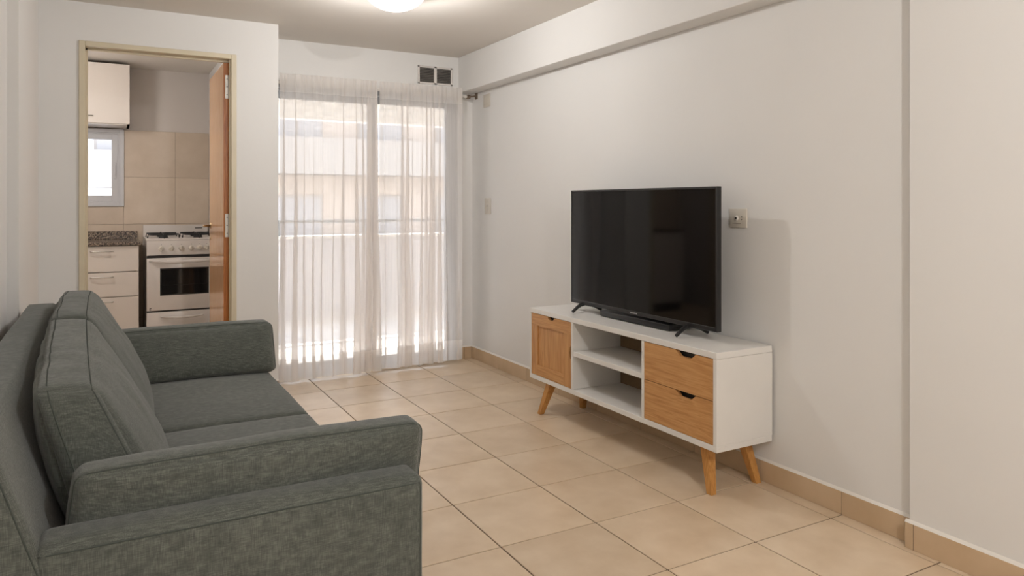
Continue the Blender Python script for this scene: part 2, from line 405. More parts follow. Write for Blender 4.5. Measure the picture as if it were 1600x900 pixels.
# baseboards: skirting tiles with a bead of white caulk
def skirting(name, axis, face, a, b, seams, sgn, h=0.093, th=0.010):
    """tiles along axis ('y' or 'x') on plane `face`, protruding by sgn*th"""
    root = empty(name, (0, 0, 0)); struct(root)
    cuts = sorted([a] + [s_ for s_ in seams if a + 0.01 < s_ < b - 0.01] + [b])
    for p, q in zip(cuts, cuts[1:]):
        f0, f1 = sorted((face, face + sgn * th))
        if axis == 'y': add_tile(root, f0, f1, p + 0.0012, q - 0.0012, 0.0005, h, M['skirt'], 0.0008)
        else: add_tile(root, p + 0.0012, q - 0.0012, f0, f1, 0.0005, h, M['skirt'], 0.0008)
    f0, f1 = sorted((face, face + sgn * (th - 0.001)))
    if axis == 'y':
        BX('grout', *sorted((face, face + sgn * (th - 0.002))), a, b, 0, h - 0.001, M['grout'], root)
        MB().prism([(face, h), (face + sgn * th, h), (face + sgn * (th - 0.003), h + 0.004), (face + sgn * 0.002, h + 0.009), (face, h + 0.010)], 'y', a, b).build('caulk', M['caulk'], root)
    else:
        BX('grout', a, b, *sorted((face, face + sgn * (th - 0.002))), 0, h - 0.001, M['grout'], root)
        MB().prism([(face, h), (face + sgn * th, h), (face + sgn * (th - 0.003), h + 0.004), (face, h + 0.010)], 'x', a, b).build('caulk', M['caulk'], root)
    return root
rows = [GY + T * j for j in range(j0, j1 + 1)]
skirting('baseboard_right', 'y', XR, 1.63, YB, rows, -1)
skirting('baseboard_pilaster', 'y', 2.543, YREAR, 1.627, [1.594 - T * k for k in range(0, 9)], -1)
cols = [GX + T * k for k in range(i0, i1 + 1)]
skirting('baseboard_back', 'x', YB, WX1, XR - 0.01, cols, -1)
skirting('baseboard_front', 'x', YF, XL + 0.01, DX0 - 0.033, cols, -1)
skirting('baseboard_front_right', 'x', YF, DX1 + 0.033, 0.976, cols, -1)
skirting('baseboard_left', 'y', XL, YLC, YF, rows, 1)
skirting('baseboard_left_near', 'y', XL2, YREAR, YLC, rows, 1)

# ---------------------------------------------------------------- kitchen shell
struct(BX('wall_kitchen_left', KXL - 0.1, KXL, YF + 0.14, KY + 0.1, -0.12, CEIL, M['kwall']))
KWX0, KWX1, KWZ0, KWZ1 = -0.50, 0.110, 1.235, 1.885
kb = struct(MB().box(KXL, KWX0, KY, KY + 0.1, -0.12, CEIL).box(KWX1, KXR, KY, KY + 0.1, -0.12, CEIL)
            .box(KWX0, KWX1, KY, KY + 0.1, -0.12, KWZ0).box(KWX0, KWX1, KY, KY + 0.1, KWZ1, CEIL).build('wall_kitchen_back', M['kwall']))
# wall tiles of the splash zone, .405 m, cut round the window
ks = 0.405; kz = 1.881; kx = 0.118
yb1, yb0 = KY - 0.0005, KY - 0.009
BX('grout', KXL, KWX0 - 0.012, KY - 0.006, KY - 0.0004, 0.0, kz, M['kgrout'], kb); BX('grout', KWX1 + 0.012, KXR, KY - 0.006, KY - 0.0004, 0.0, kz, M['kgrout'], kb)
BX('grout', KWX0 - 0.012, KWX1 + 0.012, KY - 0.006, KY - 0.0004, 0.0, KWZ0 - 0.012, M['kgrout'], kb)
for i in range(-5, 2):
    for j in range(-5, 0):
        x0 = max(kx + ks * i, KXL); x1 = min(kx + ks * (i + 1), KXR); z0 = max(kz + ks * j, 0); z1 = kz + ks * (j + 1)
        if x1 - x0 < 0.03 or z1 - z0 < 0.03: continue
        a0, a1, c0, c1 = x0 + .001, x1 - .001, z0 + .001, z1 - .001
        wx0, wx1, wz0 = KWX0 - 0.012, KWX1 + 0.012, KWZ0 - 0.012
        if a1 > wx0 and a0 < wx1 and c1 > wz0:
            if a0 < wx0 - 0.02: add_tile(kb, a0, wx0, yb0, yb1, c0, c1, M['ktile'])
            if a1 > wx1 + 0.02: add_tile(kb, wx1, a1, yb0, yb1, c0, c1, M['ktile'])
            if c0 < wz0 - 0.02: add_tile(kb, max(a0, wx0), min(a1, wx1), yb0, yb1, c0, wz0, M['ktile'])
        else: add_tile(kb, a0, a1, yb0, yb1, c0, c1, M['ktile'])

# kitchen window
kw = empty('window_2', (0, KY, 0)); struct(kw)
def frame(name, x0, x1, z0, z1, wd, y0, y1, m, parent, bev=0.002):
    b = MB(); b.box(x0, x0 + wd, y0, y1, z0, z1, bev); b.box(x1 - wd, x1, y0, y1, z0, z1, bev)
    b.box(x0 + wd, x1 - wd, y0, y1, z0, z0 + wd, bev); b.box(x0 + wd, x1 - wd, y0, y1, z1 - wd, z1, bev)
    return b.build(name, m, parent, 'auto')
frame('outer_frame', KWX0 - 0.01, KWX1 + 0.012, KWZ0 - 0.010, KWZ1 + 0.0, 0.032, -0.022, 0.06, M['pvc'], kw)
frame('inner_frame', KWX0 + 0.021, KWX1 - 0.019, KWZ0 + 0.021, KWZ1 - 0.031, 0.014, -0.008, 0.05, M['pvc'], kw)
frame('sash', KWX0 + 0.034, KWX1 - 0.033, KWZ0 + 0.034, KWZ1 - 0.044, 0.048, 0.0, 0.035, M['pvc'], kw)
BX('pane', KWX0 + 0.07, KWX1 - 0.07, 0.015, 0.019, KWZ0 + 0.07, KWZ1 - 0.08, M['glass'], kw)
hd = BX('latch', KWX1 - 0.066, KWX1 - 0.046, -0.012, 0.0, 1.46, 1.60, M['pvc'], kw, 0.003)
BX('lever', KWX1 - 0.060, KWX1 - 0.051, -0.022, -0.012, 1.485, 1.575, M['pvc'], hd, 0.003)

# sliding balcony door
wd = empty('window_1', (0, YB, 0)); struct(wd)
frame('outer_frame', WX0, WX1, 0.0, WZ, 0.045, 0.0, 0.11, M['alu'], wd)
XM = 1.758
def sash(x0, x1, y0):
    s = frame('sash', x0, x1, 0.03, WZ - 0.05, 0.055, y0, y0 + 0.035, M['alu'], wd)
    BX('pane', x0 + 0.05, x1 - 0.05, y0 + 0.015, y0 + 0.019, 0.08, WZ - 0.10, M['glass'], s)
    return s
sash(WX0 + 0.04, XM + 0.03, 0.055); s2 = sash(XM - 0.03, WX1 - 0.04, 0.015)
BX('pull_handle', WX1 - 0.08, WX1 - 0.06, -0.006, 0.012, 0.95, 1.15, M['black'], s2, 0.002)
BX('floor_track', WX0, WX1, -0.02, 0.115, 0.0, 0.018, M['alu'], wd, 0.002)

# ---------------------------------------------------------------- outside
ter = empty('terrace', (0, YB + 0.12, 0)); tag(ter, 'paved balcony terrace floor beyond the sliding glass door', 'terrace', kind='structure')
YP = 8.07; y_ = YP - (YB + 0.12)
BX('floor_slab', 0.976, 4.6, 0.0, 1.85, -0.15, -0.02, M['terrace'], ter)
BX('floor_slab', -2.5, 4.6, 1.85, y_ + 0.45, -0.15, -0.02, M['terrace'], ter)
pa = empty('parapet', (0, YP, 0)); tag(pa, 'grey balcony parapet with a metal handrail seen through the sheer curtains', 'parapet', kind='structure')
BX('parapet_wall', -2.5, 4.6, 0, 0.12, -0.02, 0.86, M['parapet'], pa); BX('coping', -2.5, 4.6, -0.03, 0.15, 0.86, 0.895, M['paintw'], pa, 0.004)
BX('handrail', -2.5, 4.6, 0.035, 0.085, 1.03, 1.07, M['alu'], pa, 0.005)
for k in range(8): BX('rail_post', -2.2 + 0.95 * k, -2.17 + 0.95 * k, 0.045, 0.075, 0.895, 1.03, M['alu'], pa)
struct(BX('wall_terrace_side', 4.6, 4.72, YB - 0.2, YP + 0.15, -0.15, 2.45, M['paintw']))
struct(MB().box(0.976, 4.72, YB + 0.12, KY + 0.1, 2.45, 2.6).box(-2.5, 4.72, KY + 0.1, 8.45, 2.45, 2.6).box(-2.5, 4.72, 8.3, 8.45, 2.2, 2.45).build('balcony_slab_above', M['paintw']))
struct(BX('wall_facade', XR + 0.12, 4.6, YB, YB + 0.12, -0.15, 2.45, M['paintw']))

def building(name, x0, x1, y, zb, zt, depth, m, label, bay, fh, bal):
    b = empty(name, ((x0 + x1) / 2, y, zb)); tag(b, label, 'building', 'apartment buildings across the street')
    cx = (x0 + x1) / 2
    BX('wall', x0 - cx, x1 - cx, 0, depth, 0, zt - zb, m, b)
    BX('roof_edge', x0 - cx - 0.1, x1 - cx + 0.1, -0.1, depth + 0.1, zt - zb, zt - zb + 0.3, M['facade2'], b)
    nf = int((zt - zb) / fh); nb = int((x1 - x0) / bay)
    for f_ in range(nf):
        z = f_ * fh
        if z + zb + fh < -3.5: continue
        sl = BX('balcony', x0 - cx + 0.4, x1 - cx - 0.4, -bal, 0, z, z + 0.22, M['facade2'], b)
        BX('balustrade', x0 - cx + 0.4, x1 - cx - 0.4, -bal, -bal + 0.08, z + 0.22, z + 1.05, M['facade2'], sl)
        for k in range(nb):
            xx = x0 - cx + (k + 0.5) * bay
            fr_ = BX('window', xx - 0.75, xx + 0.75, -0.06, 0.0, z + 0.9, z + 2.3, M['facade2'], b)
            BX('pane', xx - 0.68, xx - 0.03, -0.075, -0.06, z + 0.97, z + 2.23, M['fwin'], fr_); BX('pane', xx + 0.03, xx + 0.68, -0.075, -0.06, z + 0.97, z + 2.23, M['fwin'], fr_)
    return b
building('apartment_building', 3.6, 13.5, 22, -9.5, 7.0, 8, M['facade'], 'beige apartment building with white balcony bands faint behind the sheer curtains', 2.6, 2.9, 1.0)
building('apartment_building', -8.0, 2.6, 24, -9.5, 5.2, 8, M['facade3'], 'pale apartment building seen through the small kitchen window', 2.4, 2.8, 0.8)
struct(BX('street', -30, 40, 9.5, 60, -9.8, -9.5, M['street']))

# ---------------------------------------------------------------- ceiling lamps
def ceiling_lamp(x, y, name, label, watts=LAMP_W, r=0.165, col=(1.0, 0.985, 0.975), drop=0.125):
    t = empty(name, (x, y, CEIL)); tag(t, label, 'ceiling lamp', 'round glass lamps on the living room ceiling')
    MB().lathe([(0, 0), (r * 0.72, 0), (r * 0.74, -0.012), (r * 0.70, -0.03), (0, -0.03)], 40).build('base_ring', M['enamel'], t, 'auto')
    pr = []
    for k in range(13):
        a = PI / 2 * k / 12
        pr.append((r * math.cos(a), -0.028 - (drop - 0.028) * math.sin(a) ** 1.15))
    pr = [(r * 0.72, -0.012), (r * 0.97, -0.02)] + pr
    pr[-1] = (0, -drop)
    MB().lathe(pr, 48).build('glass_shade', M['lamp'], t, True)
    ld = bpy.data.lights.new('bulb', 'POINT'); lo = bpy.data.objects.new('bulb', ld); COL.objects.link(lo)
    ld.energy = watts; ld.shadow_soft_size = 0.016; ld.color = col; lo.parent = t; lo.location = (0, 0, -drop - 0.020)
    return t
ceiling_lamp(1.36, 3.76, 'ceiling_lamp', 'round white glass ceiling lamp, lit, in the middle of the living room ceiling')
ceiling_lamp(1.10, -0.42, 'ceiling_lamp', 'second round lit ceiling lamp over the near end of the living room', LAMP_W * 3.3)
M['globe'] = mat('added_lamp_glass', (0.9, 0.9, 0.9, 1), 0.3, emit=(1.0, 0.95, 0.91, 1), es=43.0)
kp = empty('added_kitchen_lamp', (-0.50, 5.75, CEIL)); tag(kp, 'small globe lamp added out of view behind the door wall to light the kitchen', 'added lamp')  # unseen globe lamp, added to brighten the kitchen and its ceiling
MB().lathe([(0, 0), (0.05, 0), (0.045, -0.02), (0, -0.022)], 20).tube([(0, 0, -0.02), (0, 0, -0.33)], 0.004, 6).build('cord', M['enamel'], kp)
MB().lathe([(0.0, -0.32)] + [(0.10 * math.sin(PI * k / 16), -0.42 + 0.10 * math.cos(PI * k / 16)) for k in range(1, 16)] + [(0.0, -0.52)], 24).build('globe_shade', M['globe'], kp, True)

# ---------------------------------------------------------------- vent, switches, rod
v = empty('vent_grille', (2.259, YB, 2.256)); tag(v, 'white twin vent grille with dark louvres high beside the curtain rod', 'vent')
fv = MB(); hw, hh = 0.146, 0.071
for a, b_, c, d in ((-hw, hw, hh - 0.014, hh), (-hw, hw, -hh, -hh + 0.014), (-hw, -hw + 0.014, -hh, hh), (hw - 0.014, hw, -hh, hh), (-0.012, 0.012, -hh, hh)):
    fv.box(a, b_, -0.012, 0, c, d, 0.002)
fv.build('grille_frame', M['enamel'], v, 'auto')
BX('backing', -hw + 0.01, hw - 0.01, -0.003, -0.0005, -hh + 0.01, hh - 0.01, M['gap'], v)
for sx_ in (-1, 1):
    for k in range(9):
        z = -hh + 0.02 + k * 0.0128
        x0, x1 = sorted((sx_ * 0.013, sx_ * (hw - 0.015)))
        MB().box(x0, x1, -0.0055, 0.0055, -0.0012, 0.0012, 0, loc((0, -0.006, z), rx=0.7)).build('slat', M['slat'], v)

def wall_plate(name, y, z, hy, hz, label, cat, kind):
    t = empty(name, (XR, y, z)); tag(t, label, cat)
    MB().box(-0.008, 0, -hy, hy, -hz, hz, 0.003, None, 2).build('cover_plate', M['plate'], t, 'auto')
    if kind == 'switch':
        for q in (-0.03, 0, 0.03):
            BX('rocker', -0.011, -0.0078, -0.014, 0.014, q - 0.011, q + 0.011, M['plate'], t, 0.001)
        BX('indicator', -0.0125, -0.011, -0.004, 0.004, -0.004, 0.004, M['bracket'], t)
    elif kind == 'outlet':
        MB().lathe([(0.0, 0.004), (0.010, 0.004), (0.012, 0.0), (0.013, -0.001)], 20, loc((-0.008, 0.006, 0), ry=-PI / 2)).build('coax_ring', M['rod'], t, True)
        MB().lathe([(0, 0.006), (0.005, 0.006), (0.0055, 0.0)], 16, loc((-0.0095, 0.006, 0), ry=-PI / 2)).build('coax_socket', M['gap'], t, True)
        for q in (-0.006, 0.006): BX('pin_hole', -0.0088, -0.0078, -0.028, -0.023, q - 0.002, q + 0.002, M['gap'], t)
        BX('slot_line', -0.0086, -0.0078, -0.02, 0.03, -0.026, -0.0245, M['bracket'], t)
    else:
        BX('inner_cover', -0.012, -0.008, -hy * 0.6, hy * 0.6, -hz * 0.6, hz * 0.6, M['plate'], t, 0.001)
    return t
wall_plate('light_switch', 5.042, 1.230, 0.050, 0.062, 'narrow ivory light switch on the right wall near the curtain', 'switch', 'switch')
wall_plate('wall_outlet', 2.472, 1.180, 0.054, 0.045, 'square ivory aerial outlet on the wall right of the television', 'outlet', 'outlet')
wall_plate('junction_cover', 5.058, 2.050, 0.055, 0.05, 'small yellowed junction cover high on the right wall under the beam', 'cover plate', 'cover')

YC = 5.215
rod = empty('curtain_rod', (0, YC + 0.03, 2.098)); tag(rod, 'thin white curtain rod above the balcony door', 'curtain rod')
MB().tube([(1.0, 0, 0), (2.50, 0, 0)], 0.011, 12).build('pole', M['rod'], rod, 'auto')
for x in (2.515,):
    MB().tube([(x - 0.02, 0, 0), (x, 0, 0), (x + 0.012, 0, 0)], [0.016, 0.018, 0.012], 12).build('finial', M['bracket'], rod, 'auto')
MB().tube([(2.50, 0, 0), (2.55, 0.0, 0.005), (2.584, 0.0, 0.012)], 0.007, 8).box(2.577, 2.584, -0.02, 0.02, -0.015, 0.035).build('bracket', M['bracket'], rod)
MB().tube([(1.0, 0, 0), (0.976, 0, 0)], 0.012, 8).build('bracket', M['bracket'], rod)

# ---------------------------------------------------------------- curtains
def curtain(x0, x1, z0a, z0b, z1, seed, nf, label):
    rnd = random.Random(seed)
    ph = []; p = rnd.random() * 6
    NX, NZ = 420, 60
    # irregular fold phase along the width
    fw = [0.45 + 1.3 * rnd.random() for _ in range(nf)]
    amp = [0.35 + 1.0 * rnd.random() for _ in range(nf)]
    tot = sum(fw); cum = [0]
    for q in fw: cum.append(cum[-1] + q / tot)
    def phase(s):
        s = min(max(s, 0), 0.99999)
        for i in range(nf):
            if s < cum[i + 1]: break
        return i, i + (s - cum[i]) / (cum[i + 1] - cum[i])
    def P(s, tz):
        i, f_ = phase(s); fr = f_ - i
        a = amp[i] * math.sin(PI * fr) ** 0.6 + (1 - math.sin(PI * fr) ** 0.6) * 0.9
        z0 = z0a + (z0b - z0a) * s
        z = z0 + (z1 - z0) * tz
        th = 2 * PI * f_ + 0.5 * noise.noise(Vector((f_ * 0.8, z * 0.9, seed))) * (1 - tz) * 2
        low = (1 - tz)
        A = 0.028 * a * (0.55 + 0.55 * low)
        lap = 0.034 * a * (0.35 + 0.8 * low)
        if tz > 0.93: k = (1 - tz) / 0.07; A *= 0.35 + 0.65 * k; lap *= 0.3 + 0.7 * k
        drift = 0.02 * noise.noise(Vector((s * 3, z * 0.7, seed + 5))) * low
        x = x0 + (x1 - x0) * s + lap * math.sin(2 * th) + drift
        y = A * math.sin(th) + 0.010 * noise.noise(Vector((s * 9, z * 1.5, seed + 9)))
        y += 0.006 * math.sin(th * 3.1 + z * 2) * low
        if tz > 0.9: y += 0.003 * math.sin(th * 4) - 0.010 * max(0, math.cos(th)) ** 12   # pinch pleats
        return (x, y, z)
    root = empty('curtain', ((x0 + x1) / 2, YC - 0.034, 0)); cx = (x0 + x1) / 2
    tag(root, label, 'curtain', 'sheer curtain panels on the balcony door')
    H = z1 - min(z0a, z0b)
    def strip(name, t0, t1, n, m, off=0.0):
        V = []; F = []
        for j in range(n + 1):
            tz = t0 + (t1 - t0) * j / n
            for i in range(NX + 1):
                q = P(i / NX, tz); V.append((q[0] - cx, q[1] - off, q[2]))
        for j in range(n):
            for i in range(NX):
                a = j * (NX + 1) + i; F.append((a, a + 1, a + NX + 2, a + NX + 1))
        return pyd(name, V, F, m, root, True)
    strip('sheer_cloth', 0.073, 0.94, 56, M['sheer'])
    strip('hem', 0.0, 0.073, 6, M['hem'])
    strip('heading_tape', 0.94, 1.0, 6, M['hem'])
    return root
curtain(1.036, 1.736, 0.010, 0.022, 2.152, 3, 6, 'left sheer off-white curtain panel, nearer the kitchen wall')
curtain(1.752, 2.424, 0.022, 0.032, 2.152, 8, 6, 'right sheer off-white curtain panel under the vent grille')

# ---------------------------------------------------------------- kitchen door
dr = empty('door_1', (0.685, 4.975, 0)); struct(dr)
BX('door_leaf', -0.037, 0, 0.0, 0.735, 0.012, 2.150, M['doorwood'], dr, 0.001)
BX('edge_band', -0.0375, 0.0003, -0.0015, 0.0, 0.012, 2.150, M['dooredge'], dr)
for z in (1.996, 1.108, 0.22):
    h = BX('hinge', -0.028, -0.006, -0.0045, -0.0015, z - 0.075, z + 0.075, M['hinge'], dr, 0.0008)
    MB().tube([(0.002, -0.010, z - 0.07), (0.002, -0.010, z + 0.07)], 0.006, 10).build('knuckle', M['hinge'], h)
    for dz in (-0.05, 0, 0.05):
        MB().lathe([(0, 0.001), (0.003, 0.001), (0.0035, 0)], 10, loc((-0.017, -0.0045, z + dz), rx=PI / 2)).build('screw', M['gap'], h)
hb = MB().lathe([(0, 0.006), (0.020, 0.006), (0.023, 0.0)], 20, loc((-0.037, 0.67, 1.09), ry=-PI / 2)).build('handle_rose', M['brass'], dr, True)
MB().tube([(-0.037, 0.67, 1.09), (-0.075, 0.67, 1.09), (-0.085, 0.66, 1.09), (-0.088, 0.56, 1.088)], [0.008, 0.008, 0.009, 0.007], 10).build('lever', M['brass'], hb, True)
MB().lathe([(0, 0.004), (0.014, 0.004), (0.016, 0.0)], 16, loc((-0.037, 0.67, 1.0), ry=-PI / 2)).build('keyhole_rose', M['brass'], dr, True)

# ---------------------------------------------------------------- kitchen units
def bar_handle(x, y, z, L, parent, m=M['steel']):
    return MB().tube([(x - L / 2, y, z), (x - L / 2 + 0.004, y - 0.022, z), (x - L / 2 + 0.02, y - 0.026, z), (x + L / 2 - 0.02, y - 0.026, z), (x + L / 2 - 0.004, y - 0.022, z), (x + L / 2, y, z)], 0.0045, 8).build('handle', m, parent, True)
dw = empty('drawer_unit', (0, 0, 0)); tag(dw, 'white kitchen drawer unit with bar handles left of the stove', 'cabinet')
ux0, ux1 = -0.290, 0.216
MB().box(ux0, ux0 + 0.018, 6.52, 7.08, 0.10, 0.919).box(ux1 - 0.018, ux1, 6.52, 7.08, 0.10, 0.919).box(ux0, ux1, 6.52, 7.08, 0.10, 0.118).box(ux0, ux1, 7.07, 7.085, 0.10, 0.919).build('carcass', M['whitekit'], dw)
BX('plinth', ux0, ux1, 6.56, 7.0, 0, 0.10, M['gap'], dw)
for z0, z1, hz in ((0.715, 0.915, 0.875), (0.520, 0.709, 0.675), (0.105, 0.514, 0.480)):
    d = BX('drawer', ux0 + 0.002, ux1 - 0.002, 6.50, 6.519, z0, z1, M['whitekit'], dw, 0.001)
    bar_handle(-0.040, 6.50, hz, 0.155, d)
ck = empty('base_cabinet', (0, 0, 0)); tag(ck, 'white kitchen base cabinet with doors under the left of the granite worktop', 'cabinet')
MB().box(-1.10, -1.082, 6.52, 7.08, 0.10, 0.919).box(-0.312, -0.294, 6.52, 7.08, 0.10, 0.919).box(-1.10, -0.294, 6.52, 7.08, 0.10, 0.118).build('carcass', M['whitekit'], ck)
BX('plinth', -1.10, -0.294, 6.56, 7.0, 0, 0.10, M['gap'], ck)
for x0, x1 in ((-1.098, -0.70), (-0.696, -0.296)):
    d = BX('door', x0, x1, 6.50, 6.519, 0.105, 0.915, M['whitekit'], ck, 0.001); bar_handle((x0 + x1) / 2, 6.50, 0.84, 0.13, d)
wt = empty('worktop', (0, 0, 0)); tag(wt, 'brown speckled granite worktop with upstand on the kitchen drawers', 'worktop')
BX('slab', -1.10, 0.234, 6.48, 7.088, 0.9195, 0.945, M['granite'], wt, 0.003)
BX('upstand', -1.10, 0.222, 7.066, 7.088, 0.945, 1.015, M['granite'], wt, 0.002)

uc = empty('wall_cabinet', (0, 0, 0)); tag(uc, 'white upper kitchen cabinet hung above the kitchen window', 'cabinet')
MB().box(-1.0, -0.982, 6.77, 7.098, 1.892, 2.38).box(0.139, 0.157, 6.77, 7.098, 1.892, 2.38).box(-1.0, 0.157, 6.77, 7.098, 1.892, 1.910).box(-1.0, 0.157, 6.77, 7.098, 2.362, 2.380).box(-1.0, 0.157, 7.085, 7.098, 1.892, 2.38).build('carcass', M['whitekit'], uc)
for x0, x1, hx in ((-1.0, -0.42, -0.55), (-0.416, 0.157, -0.155)):
    d = BX('door', x0, x1, 6.75, 6.769, 1.900, 2.385, M['whitekit'], uc, 0.001); bar_handle(hx, 6.75, 1.955, 0.10, d)

# stove
st = empty('gas_stove', (0.270, 6.47, 0)); tag(st, 'white four-burner gas stove with dark oven window beside the drawers', 'stove')
SW = 0.518; SD = 0.60
BX('body', 0.0, SW, 0.02, SD, 0.06, 0.950, M['enamel'], st, 0.003)
for x in (0.03, SW - 0.03):
    for y in (0.06, SD - 0.05): MB().tube([(x, y, 0), (x, y, 0.06)], 0.018, 10).build('foot', M['black'], st)
BX('cooktop', -0.004, SW, 0.0, SD - 0.01, 0.950, 0.966, M['enamel'], st, 0.006, 2)
BX('control_panel', 0.0, SW, -0.004, 0.022, 0.834, 0.950, M['enamel'], st, 0.003)
BX('back_guard', -0.003, SW, SD - 0.01, SD + 0.012, 0.50, 1.062, M['enamel'], st, 0.002)
BX('gap_strip', 0.0, SW, 0.0, 0.02, 0.812, 0.833, M['gap'], st)
od = BX('oven_door', 0.0, SW, -0.008, 0.02, 0.392, 0.812, M['enamel'], st, 0.006, 2)
BX('window_seal', 0.095, 0.458, -0.0095, -0.006, 0.512, 0.730, M['gap'], od, 0.0012)
BX('oven_window', 0.104, 0.449, -0.0105, -0.006, 0.521, 0.721, M['ovenglass'], od, 0.001)
BX('oven_rack_reflection', 0.115, 0.44, -0.0112, -0.0104, 0.592, 0.594, M['gap'], od)
# curved door handle
def lip(parent, x0, x1, z, name='handle', hh=0.014, dp=0.03):
    n = 16; V = []; F = []
    pts = []
    for k in range(n + 1):
        s = k / n; dz = 0.010 * math.sin(PI * s)
        pts.append((x0 + (x1 - x0) * s, -0.008 - dp * (math.sin(PI * s) ** 0.35), z - dz))
    b = MB()
    rr = [hh * (0.45 + 0.55 * math.sin(PI * k / n) ** 0.5) for k in range(n + 1)]
    b.tube(pts, rr, 10)
    return b.build(name, M['enamel'], parent, True)
lip(od, 0.018, SW - 0.02, 0.790)
wdw = BX('warming_drawer', 0.0, SW, -0.008, 0.02, 0.085, 0.380, M['enamel'], st, 0.005, 2)
lip(wdw, 0.10, 0.42, 0.342, hh=0.010, dp=0.022)
BX('gap_strip', 0.0, SW, 0.0, 0.02, 0.380, 0.392, M['gap'], st)
MB().box(0.018, 0.032, -0.0095, -0.0078, 0.400, 0.404).box(0.020, 0.025, -0.0095, -0.0078, 0.404, 0.416).box(0.025, 0.034, -0.0095, -0.0078, 0.412, 0.418).build('emblem', M['gap'], od)
for x in (0.374, 0.448, 0.521, 0.596, 0.658, 0.712):
    kx_ = x - 0.270
    k_ = MB().lathe([(0, 0.024), (0.013, 0.024), (0.016, 0.018), (0.019, 0.006), (0.0215, 0.003), (0.0215, 0)], 24, loc((kx_, -0.004, 0.888), rx=PI / 2)).build('knob', M['plate'], st, 'auto')
    BX('grip', kx_ - 0.003, kx_ + 0.003, -0.036, -0.026, 0.872, 0.904, M['plate'], k_, 0.001)
    BX('dial_mark', kx_ - 0.003, kx_ + 0.003, -0.0046, -0.0038, 0.918, 0.921, M['gap'], st)
for bx, by in ((0.13, 0.15), (0.39, 0.15), (0.13, 0.42), (0.39, 0.42)):
    b_ = MB().lathe([(0, 0.022), (0.026, 0.022), (0.032, 0.016), (0.034, 0.004), (0.040, 0.0)], 20, loc((bx, by, 0.966))).build('burner', M['iron'], st, True)
    gr = MB()
    for a in range(4):
        c_, s_ = math.cos(a * PI / 2), math.sin(a * PI / 2)
        gr.tube([(bx + c_ * 0.022, by + s_ * 0.022, 0.998), (bx + c_ * 0.112, by + s_ * 0.112, 0.998), (bx + c_ * 0.118, by + s_ * 0.118, 0.967)], 0.0055, 6)
    gr.tube([(bx + 0.105 * math.cos(2 * PI * k / 20), by + 0.105 * math.sin(2 * PI * k / 20), 0.994) for k in range(20)], 0.005, 6, closed=True)
    gr.build('pan_grate', M['iron'], st, True)
BX('badge', 0.41, 0.47, SD - 0.0112, SD - 0.0098, 1.028, 1.036, M['gap'], st)

# ---------------------------------------------------------------- TV stand
SX0, SX1, SY0, SY1, SZ0, SZ1 = 2.236, 2.570, 2.262, 3.812, 0.198, 0.620
ts = empty('tv_stand', ((SX0 + SX1) / 2, (SY0 + SY1) / 2, 0)); tag(ts, 'white low television stand with oak door, two oak drawers and splayed legs', 'tv stand')
ox, oy = -(SX0 + SX1) / 2, -(SY0 + SY1) / 2
def SB(name, x0, x1, y0, y1, z0, z1, m, parent=ts, bev=0.0012): return BX(name, x0 + ox, x1 + ox, y0 + oy, y1 + oy, z0, z1, m, parent, bev)
SB('top_board', SX0, SX1, SY0, SY1, 0.592, SZ1, M['white'], bev=0.002)
SB('bottom_board', SX0, SX1, SY0, SY1, SZ0, 0.224, M['white'], bev=0.002)
SB('side_panel', SX0, SX1, SY0, SY0 + 0.021, 0.2245, 0.5915, M['white']); SB('side_panel', SX0, SX1, SY1 - 0.018, SY1, 0.2245, 0.5915, M['white'])
SB('divider', SX0, SX1 - 0.006, 3.345, 3.364, 0.2245, 0.5915, M['white']); SB('divider', SX0, SX1 - 0.006, 2.737, 2.756, 0.2245, 0.5915, M['white'])
SB('shelf', SX0 + 0.004, SX1 - 0.01, 2.7565, 3.3445, 0.408, 0.434, M['white'])
SB('back_panel', SX1 - 0.005, SX1 - 0.001, SY0 + 0.02, SY1 - 0.018, 0.224, 0.592, M['hardboard'])
SB('dark_gap_sheet', SX0 + 0.03, SX0 + 0.034, 3.366, SY1 - 0.02, 0.226, 0.590, M['gap']); SB('dark_gap_sheet', SX0 + 0.03, SX0 + 0.034, SY0 + 0.023, 2.735, 0.226, 0.590, M['gap'])  # dark sheets standing in for shade behind the notches and front gaps
# drawers with trapezoid finger notches
def drawer(y0, y1, z0, z1, ny0, ny1, dpt):
    b = MB(); m_ = 0.028
    b.prism([(y0 + oy, z0), (y1 + oy, z0), (y1 + oy, z1), (ny1 + oy, z1), (ny1 - m_ + oy, z1 - dpt), (ny0 + m_ + oy, z1 - dpt), (ny0 + oy, z1), (y0 + oy, z1)], 'x', SX0 + 0.001 + ox, SX0 + 0.018 + ox)
    d = b.build('drawer', M['woodY'], ts)
    return d
dy0, dy1 = SY0 + 0.0225, 2.7355
drawer(dy0, dy1, 0.4125, 0.590, 2.388, 2.515, 0.024)
drawer(dy0, dy1, 0.226, 0.4095, 2.388, 2.515, 0.024)
